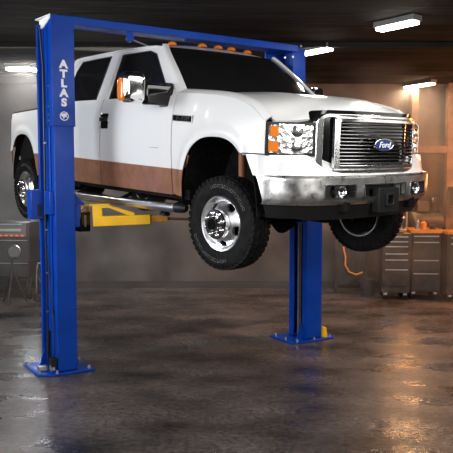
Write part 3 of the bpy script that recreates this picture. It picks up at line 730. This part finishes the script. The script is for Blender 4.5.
# carriages and arms
def arm(name, start, end, zt, h0=.10, inner_from=.55):
    """swing arm from carriage pivot to pad, world coordinates"""
    A_ = loc_(*start); B_ = loc_(*end); r = empty('swing_arm', (0, 0, 0), 0, L)
    d = (B_ - A_); ln = d.length; ax = d.normalized(); sd = Vector((0, 0, 1)).cross(ax).normalized(); upv = ax.cross(sd)
    rm = Matrix((ax, sd, upv)).transposed()
    def W(x, y, z): return A_ + rm @ Vector((x, y, z))
    g = MB(); l1 = ln * inner_from
    g.box(W(l1 / 2, 0, 0), (l1, .13, h0), YELLOW, rm)
    o1 = g.build('outer_tube', r, bevel=.006); 
    g = MB()
    for yy in (-.055, .055):
        g.prism([(.0, h0 / 2), (.0, h0 / 2 + .115), (.14, h0 / 2 + .115), (l1 * .72, h0 / 2 + .02), (l1 * .72, h0 / 2), (l1 * .62, h0 / 2), (.16, h0 / 2 + .085), (.09, h0 / 2 + .085), (.09, h0 / 2)], yy - .006, yy + .006, lambda p, q, h: W(p, h, q), YELLOW)
    g.box(W(.07, 0, h0 / 2 + .118), (.20, .13, .012), YELLOW, rm)
    g.build('arm_brace', o1)
    g = MB(); g.box(W(l1 + (ln - l1) * .42, 0, .004), ((ln - l1) * .9, .09, h0 * .68), YELLOWDARK, rm); o2 = g.build('inner_tube', r, bevel=.005)
    g = MB(); g.lathe([(0, 0), (.055, 0), (.055, .03), (.04, .035), (.04, .075), (.07, .08), (.07, .115), (0, .115)], BLACK, 24, 'z'); pd = g.build('lift_pad', r, loc=W(ln * .93, 0, h0 * .3)); pd['label'] = 'black rubber lift pad'
    return r, W, ln
r, W, ln = arm('a', (-1.35, 6.62, 1.55), (-.58, 6.72, 1.575), 1.6, inner_from=.74)
g = MB(); g.tube([W(ln - .06, 0, .0), W(ln + .22, .0, -.02)], .014, RUST, 8); g.build('pull_rod', r)
arm('b', (-1.52, 6.95, 1.525), (-2.16, 8.05, 1.60), 1.6)
arm('c', (.80, 7.95, 1.70), (.40, 7.35, 1.62), 1.7)
arm('d', (.80, 8.15, 1.70), (-.35, 9.2, 1.80), 1.7)
for (cx, cy, zz, opn, par) in ((0.17, .17, 1.60, 1, CL), (-.17, .17, 1.74, -1, CR)):
    g = MB(); g.box((cx * .78, cy, zz), (.08, .30, .22), BLUE); g.box((cx * .25, cy, zz + .1), (.12, .20, .8), BLUE); cr = g.build('carriage', par, bevel=.008)
    g = MB()
    g.box((cx + opn * .04, cy - .06, zz - .06), (.11, .20, .20), GLOSSBLACK); g.box((cx + opn * .04, cy - .163, zz - .05), (.02, .006, .12), GREYP); o = g.build('arm_pivot_block', cr, bevel=.006); o['label'] = 'black arm pivot block'
    g = MB(); g.prism([(0, 0), (opn * .13, 0), (0, .14)], -.10, -.07, lambda p, q, h: (cx - opn * .06 + p, cy + h, zz + .11 + q), BLUE); g.build('carriage_gusset', cr)

# ---------------------------------------------------------------- ceiling lamps
def wpt(px, py, z):
    x = (px - 226.5) / 653.48; u = -(py - 226.5) / 653.48; th = radians(4)
    d = Vector((x, cos(th) + u * sin(th), -sin(th) + u * cos(th))); t = (z - 1.96) / d.z; return Vector((0, 0, 1.96)) + d * t
LAMPC = {'o': (1, .68, .42), 'w': (1, .88, .76), 'c': (.93, .96, 1)}
def ceiling_lamp(p, q, label, col, watts, width=.13):
    p = wpt(*p, 3.62); q = wpt(*q, 3.62); m = (p + q) / 2; d = q - p; a = math.atan2(d.y, d.x); n = d.length
    t = empty('ceiling_lamp', (m.x, m.y, 3.70), a); tag(t, label, 'ceiling light', 'strip lights under the ceiling')
    g = MB(); g.box((0, 0, -.03), (n + .04, width + .03, .06), GREYP); g.build('lamp_housing', t, bevel=.004)
    g = MB(); g.box((0, 0, -.075), (n, width, .03), emis('lamp_glow', LAMPC[col], 45)); g.build('diffuser', t, bevel=.008)
    l = bpy.data.lights.new('lamp', 'AREA'); l.energy = watts; l.color = LAMPC[col]; l.shape = 'RECTANGLE'; l.size = n; l.size_y = width
    lo = bpy.data.objects.new('lamp_light', l); COL.objects.link(lo); lo.location = (0, 0, -.10); lo.parent = t
ceiling_lamp((379, 30.5), (416, 22.5), 'glowing strip light nearest the camera, high above the truck grille', 'w', 18)
ceiling_lamp((303, 54.5), (330, 49.5), 'glowing strip light just right of the far blue post top', 'w', 22)
ceiling_lamp((406, 88), (433, 84), 'lowest warm strip light above the right end of the grille by the back wall', 'o', 34)
ceiling_lamp((7, 69.5), (29, 69.5), 'long cool white strip light left of the front blue post', 'c', 6)
ceiling_lamp((31.5, 70.5), (37, 70.5), 'short cool strip light half hidden behind the front blue post', 'c', 3)

# ---------------------------------------------------------------- background equipment, left
DARKM = noisy(mat('dark_enamel', (.035, .035, .04), .5), (.010, .010, .011), (.028, .028, .029), 8)
t = empty('welder_cart', (-3.66, 11.0, 0), radians(-4)); tag(t, 'dark welding machine cart with red lit front panel by the back wall', 'cart')
g = MB(); g.box((0, 0, .82), (.86, .5, .92), DARKM); g.build('cabinet', t, bevel=.02)
g = MB(); g.box((.05, -.256, 1.15), (.66, .02, .22), GREYP); pn = g.build('control_panel', t, bevel=.004)
REDL = mat('red_indicator', (.5, .04, .01), .5, 0, Emission_Color=(1, .12, .02, 1), Emission_Strength=.5)
for k in range(7):
    q = MB(); q.box((-.22 + k * .09, -.272, 1.06), (.05, .012, .025), REDL); q.build('indicator_lamp', pn)
q = MB(); q.box((.12, -.27, 1.15), (.36, .01, .04), STEEL); q.build('label_strip', pn)
q = MB(); q.box((0, -.27, 1.245), (.62, .012, .012), STEEL); q.build('trim_bar', pn)
g = MB(); g.lathe([(.10, -.012), (.112, 0), (.10, .012)], STEEL, 32, 'y', close=True); g.lathe([(0, -.004), (.10, -.004)], GREYP, 32); o = g.build('dial', t, loc=(.18, -.27, .80)); o['label'] = 'round dial with steel rim'
for zz in (.60, .98):
    g = MB(); g.box((0.1, -.262, zz), (.60, .012, .012), STEEL); g.build('trim_bar', t)
for sx in (-1, 1):
    for sy in (-1, 1):
        g = MB(); g.tube([(sx * .36, sy * .2, .37), (sx * .40, sy * .22, .06)], .022, DARKM, 8); g.lathe([(0, -.015), (.05, -.015), (.05, .015), (0, .015)], RUBBER, 16, 'y', (sx * .40, sy * .22, .05)); g.build('leg', t)
t = empty('gas_bottle', (-3.04, 11.1, 0), 0); tag(t, 'dark gas cylinder standing right of the welding cart', 'gas cylinder')
g = MB(); g.lathe([(0, 0), (.13, 0), (.135, .02), (.135, .95), (.11, 1.05), (.05, 1.11), (.04, 1.16), (0, 1.16)], DARKM, 28, 'z'); g.build('cylinder_body', t)
g = MB(); g.lathe([(0, 0), (.06, .0), (.075, .03), (.06, .07), (0, .09)], mat('orange_plastic', (.55, .17, .04), .5), 16, 'z', (0, 0, 1.15)); o = g.build('valve_guard', t); o['label'] = 'orange valve guard'
t = empty('hand_truck', (-2.98, 10.6, 0), radians(20)); tag(t, 'small steel hand truck with casters in front of the gas cylinder', 'hand truck')
g = MB()
for sx in (-1, 1): g.tube([(sx * .12, .10, .10), (sx * .12, .02, .42), (sx * .10, .0, .62)], .013, STEEL, 8)
g.tube([(-.10, 0, .62), (.10, 0, .62)], .013, STEEL, 8); g.build('handle', t)
g = MB(); g.box((0, -.02, .05), (.28, .22, .02), DARKM); g.build('toe_plate', t)
for sx in (-1, 1):
    g = MB(); g.lathe([(0, -.016), (.055, -.016), (.055, .016), (0, .016)], RUBBER, 18, 'x', (sx * .15, .10, .056)); g.lathe([(0, -.018), (.02, -.018), (.02, .018), (0, .018)], STEEL, 12, 'x', (sx * .15, .10, .056)); g.build('wheel', t)
t = empty('jack_stand', (-3.42, 10.35, 0), 0); tag(t, 'dark tripod jack stand in front of the welding cart', 'jack stand')
for k in range(3):
    a = 2 * pi * k / 3 + .5; g = MB(); g.tube([(0, 0, .55), (.22 * cos(a), .22 * sin(a), .015)], .018, DARKM, 8); g.build('leg', t)
g = MB(); g.tube([(0, 0, .42), (0, 0, .72)], .022, DARKM, 10); g.box((0, 0, .735), (.12, .05, .03), DARKM); g.build('saddle_post', t)

# ---------------------------------------------------------------- background equipment, right
CHESTM = noisy(mat('grey_steel_cabinet', (.09, .08, .075), .35, .4), (.025, .023, .021), (.06, .053, .048), 9)
def tool_chest(loc, rz, w, d, h, rows, label, name='tool_chest', body=CHESTM, cat='tool chest', y0=.12):
    t = empty(name, loc, rz); tag(t, label, cat)
    g = MB(); g.box((0, 0, y0 + h / 2), (w, d, h), body); g.build('cabinet', t, bevel=.012)
    z = y0 + h - .03
    for r_ in rows:
        g = MB(); g.box((0, -d / 2 - .008, z - r_ / 2), (w - .05, .016, r_ - .012), body); dr = g.build('drawer', t, bevel=.003)
        q = MB(); q.box((0, -d / 2 - .028, z - .022), (w - .10, .022, .018), STEEL); q.build('handle', dr); z -= r_
    for sx in (-1, 1):
        for sy in (-1, 1):
            q = MB(); q.lathe([(0, -.02), (.055, -.02), (.055, .02), (0, .02)], RUBBER, 16, 'y', (sx * (w / 2 - .07), sy * (d / 2 - .08), .055)); q.box((sx * (w / 2 - .07), sy * (d / 2 - .08), .10), (.06, .05, .05), STEEL); q.build('caster', t)
    return t
tool_chest((2.80, 10.85, 0), radians(-5), .46, .42, .98, (.08, .08, .12, .10, .16, .30), 'tall grey tool chest with silver drawer handles behind the far front wheel')
t = tool_chest((3.31, 10.95, 0), radians(-4), .50, .42, .98, (.10, .30, .22, .30), 'dark tool cabinet with a yellow top tray beside the grey tool chest', body=DARKM, name='tool_cabinet', cat='tool cabinet')
g = MB(); g.ring(rrect(-.27, .27, -.23, .23, .02, 3), rrect(-.25, .25, -.21, .21, .02, 3), 1.10, 1.16, lambda p, q, h: (p, q, h), YELLOWDARK); g.box((0, 0, 1.11), (.5, .42, .012), YELLOWDARK); g.build('top_tray', t)
t = tool_chest((3.86, 10.7, 0), radians(-6), .56, .5, .98, (.10, .70), 'black storage cabinet at the right edge of the picture', body=DARKM, name='storage_cabinet', cat='cabinet')
g = MB(); g.ring(rrect(-.29, .29, -.26, .26, .02, 3), rrect(-.27, .27, -.24, .24, .02, 3), 1.10, 1.14, lambda p, q, h: (p, q, h), YELLOWDARK); g.build('top_tray', t)
# things on top
def simple(name, loc, rz, label, cat, parts):
    t = empty(name, loc, rz); tag(t, label, cat)
    for pn_, f, lb in parts:
        g = MB(); f(g); o = g.build(pn_, t, bevel=.004)
        if lb: o['label'] = lb
    return t
simple('parts_tray', (2.78, 10.85, 1.102), .1, 'silver parts tray stacked on the grey tool chest', 'tray', [('tray', lambda g: (g.box((0, 0, .02), (.34, .26, .012), STEEL), g.box((0, -.13, .04), (.34, .012, .05), STEEL), g.box((0, .13, .04), (.34, .012, .05), STEEL), g.box((.17, 0, .04), (.012, .26, .05), STEEL), g.box((-.17, 0, .04), (.012, .26, .05), STEEL)), None), ('socket_rail', lambda g: g.box((0, 0, .10), (.26, .10, .05), STEEL), None)])
simple('toolbox', (2.84, 10.86, 1.235), .0, 'small steel toolbox on the parts tray of the grey chest', 'toolbox', [('box', lambda g: g.box((0, 0, .05), (.22, .14, .10), CHESTM), None), ('lid', lambda g: g.box((0, 0, .115), (.23, .15, .03), STEEL), None), ('handle', lambda g: g.tube([(-.06, 0, .13), (-.05, 0, .165), (.05, 0, .165), (.06, 0, .13)], .008, STEEL, 8), None)])
def streak_lamp(loc, zc, col, strength, watts, label, shell):
    t = empty('streak_lamp', loc, 0); tag(t, label, 'work lamp')
    g = MB(); g.box((0, 0, zc), (.18, .06, .36), shell); g.build('lamp_head', t, bevel=.01)
    g = MB(); g.box((0, -.034, zc), (.14, .008, .30), emis('lamp_face', col, strength)); o = g.build('lamp_glass', t); o['label'] = 'glowing lamp face'
    g = MB(); g.tube([(0, .02, .35), (0, .02, zc - .16)], .016, STEEL, 10); g.build('pole', t)
    for k in range(3):
        a = 2 * pi * k / 3 + .5; g = MB(); g.tube([(0, .02, .45), (.2 * cos(a), .02 + .2 * sin(a), .012)], .011, STEEL, 8); g.build('leg', t)
    l = bpy.data.lights.new('streak_lamp_light', 'AREA'); l.energy = watts; l.color = col; l.size = .15; l.shape = 'RECTANGLE'; l.size_y = .36
    lo = bpy.data.objects.new('streak_lamp_light', l); COL.objects.link(lo); lo.parent = t; lo.location = (0, -.045, zc); lo.rotation_euler = (radians(90), 0, 0)
streak_lamp((3.14, 11.35, 0), 1.66, (1, .45, .14), 30, 55, 'glowing amber lamp on a tripod added unseen behind the grey tool chest', YELLOW)  # unseen lamp added to lay the warm streak on the floor
streak_lamp((-3.44, 11.5, 0), 1.86, (.9, .95, 1), 45, 55, 'white lamp on a tall tripod added unseen behind the welding cart and rear wheel', GREYP)  # unseen cool lamp added for a pale floor streak at left
simple('bench_vise', (3.92, 10.6, 1.105), .2, 'grey bench vise on the black storage cabinet', 'vise', [('vise_body', lambda g: (g.box((0, 0, .04), (.16, .14, .08), STEEL), g.box((0, 0, .12), (.10, .18, .09), CHESTM)), None), ('jaw', lambda g: g.box((.0, -.13, .13), (.14, .04, .08), STEEL), None), ('screw_handle', lambda g: (g.tube([(0, -.1, .08), (0, -.24, .08)], .014, STEEL, 10), g.tube([(-.08, -.24, .08), (.08, -.24, .08)], .007, STEEL, 8)), None)])
def can(h, r, m): return lambda g: g.lathe([(0, 0), (r, 0), (r, h * .82), (r * .55, h * .9), (r * .5, h), (0, h)], m, 18, 'z')
simple('spray_can', (3.18, 10.86, 1.118), 0, 'silver spray can on the left of the yellow top tray', 'spray can', [('can_body', can(.20, .033, STEEL), None)])
simple('oil_bottle', (3.30, 10.92, 1.118), 0, 'squat orange oil bottle in the middle of the yellow top tray', 'bottle', [('bottle_body', can(.17, .05, mat('orange_bottle', (.5, .18, .04), .4)), None)])
simple('grease_tin', (3.44, 10.88, 1.118), 0, 'short dark grease tin at the right of the yellow top tray', 'tin', [('tin_body', lambda g: g.lathe([(0, 0), (.05, 0), (.05, .10), (.052, .105), (.045, .11), (0, .11)], DARKM, 20, 'z'), None)])
simple('bucket', (2.42, 11.1, 0), 0, 'dark bucket on the floor left of the grey tool chest', 'bucket', [('bucket_body', lambda g: g.lathe([(0, .01), (.11, 0), (.14, .28), (.15, .285), (.135, .28), (.105, .02), (0, .02)], DARKM, 26, 'z'), None), ('bucket_handle', lambda g: g.tube([(.145 * cos(a), -.02, .27 - .10 * sin(a)) for a in lin(0, pi, 12)], .005, STEEL, 6), None)])
def compressor(g): g.tube([(-.30, 0, .2), (-.26, 0, .2), (.26, 0, .2), (.30, 0, .2)], [.10, .17, .17, .10], DARKM, 24)
simple('air_compressor', (3.52, 11.5, 1.05), 0, 'dark air compressor on a stand behind the yellow tray', 'compressor', [('tank', compressor, None), ('motor', lambda g: (g.box((-.08, 0, .46), (.20, .2, .18), DARKM), g.tube([(.14, 0, .36), (.14, 0, .62)], .07, CHESTM, 16)), None), ('stand', lambda g: [g.box((sx * .25, sy * .12, -.51), (.04, .04, 1.08), DARKM) for sx in (-1, 1) for sy in (-1, 1)] and g.box((0, 0, .02), (.6, .34, .03), DARKM), None)])
simple('drill_press', (4.06, 11.35, 0), 0, 'dark drill press against the wall at right behind the cabinets', 'drill press', [('base', lambda g: g.box((0, 0, .03), (.34, .4, .06), DARKM), None), ('column_post', lambda g: g.tube([(0, .1, .05), (0, .1, 1.72)], .035, STEEL, 14), None), ('head', lambda g: (g.box((0, -.02, 1.66), (.22, .44, .26), DARKM), g.box((0, .04, 1.82), (.26, .5, .07), DARKM)), None), ('spindle', lambda g: g.tube([(0, -.14, 1.54), (0, -.14, 1.32), (0, -.14, 1.24)], [.035, .03, .01], STEEL, 12), None), ('work_table', lambda g: g.box((0, -.08, 1.08), (.3, .3, .03), STEEL), None)])
# panel with hanging hose behind the far front wheel
t = empty('tool_board', (2.22, 11.55, 0), 0); tag(t, 'dark free standing tool board behind the far front wheel', 'tool board')
g = MB(); g.box((0, 0, .66), (.50, .03, 1.1), CHESTM); g.build('board', t, bevel=.004)
g = MB()
for sx in (-.27, .27): g.box((sx, 0, .64), (.04, .06, 1.28), CHESTM)
g.box((0, 0, 1.22), (.54, .05, .04), CHESTM); g.build('frame', t, bevel=.004)
for sx in (-.27, .27):
    g = MB(); g.box((sx, -.02, .02), (.05, .34, .04), CHESTM); g.build('foot', t)
ORANGE = mat('orange_hose', (.75, .27, .05), .4)
g = MB(); g.tube([(2.06, 11.48, .80), (2.10, 11.45, .62), (2.09, 11.43, .48), (2.16, 11.42, .36), (2.28, 11.42, .31), (2.40, 11.43, .35)], .016, ORANGE, 10); h = g.build('air_hose'); tag(h, 'orange air hose hanging on the dark tool board', 'hose')
simple('oil_drum', (5.2, 10.4, 0), 0, 'rusty oil drum standing near the right wall', 'drum', [('drum_body', lambda g: g.lathe([(0, 0), (.29, 0), (.30, .02), (.29, .04), (.29, .29), (.30, .31), (.29, .33), (.29, .6), (.30, .62), (.29, .64), (.29, .88), (.30, .9), (.27, .9), (.27, .88), (0, .88)], RUST, 36, 'z'), None)])

# ---------------------------------------------------------------- drifting haze in the back half of the shop
hz = MB(); hz.box((0, 0, 0), (12.0, 2.8, 3.5), None); HZ = hz.build('haze', loc=(0, 10.25, 1.82), smooth=False)
HM = bpy.data.materials.new('haze'); HM.use_nodes = True; nt = HM.node_tree; nt.nodes.clear()
out = nt.nodes.new('ShaderNodeOutputMaterial'); vs = nt.nodes.new('ShaderNodeVolumeScatter'); vs.inputs['Anisotropy'].default_value = .2; vs.inputs['Color'].default_value = (.9, .88, .86, 1)
tc = nt.nodes.new('ShaderNodeTexCoord'); nz = nt.nodes.new('ShaderNodeTexNoise'); nz.inputs['Scale'].default_value = .8; nz.inputs['Detail'].default_value = 4
mr_ = nt.nodes.new('ShaderNodeMapRange'); mr_.inputs[1].default_value = .42; mr_.inputs[2].default_value = .66; mr_.inputs[3].default_value = .0; mr_.inputs[4].default_value = .12
nt.links.new(tc.outputs['Object'], nz.inputs['Vector']); nt.links.new(nz.outputs['Fac'], mr_.inputs[0]); nt.links.new(mr_.outputs[0], vs.inputs['Density']); nt.links.new(vs.outputs[0], out.inputs['Volume'])
HZ.data.materials.clear(); HZ.data.materials.append(HM)
tag(HZ, 'thin smoky haze drifting before the back wall', 'haze', kind='stuff')
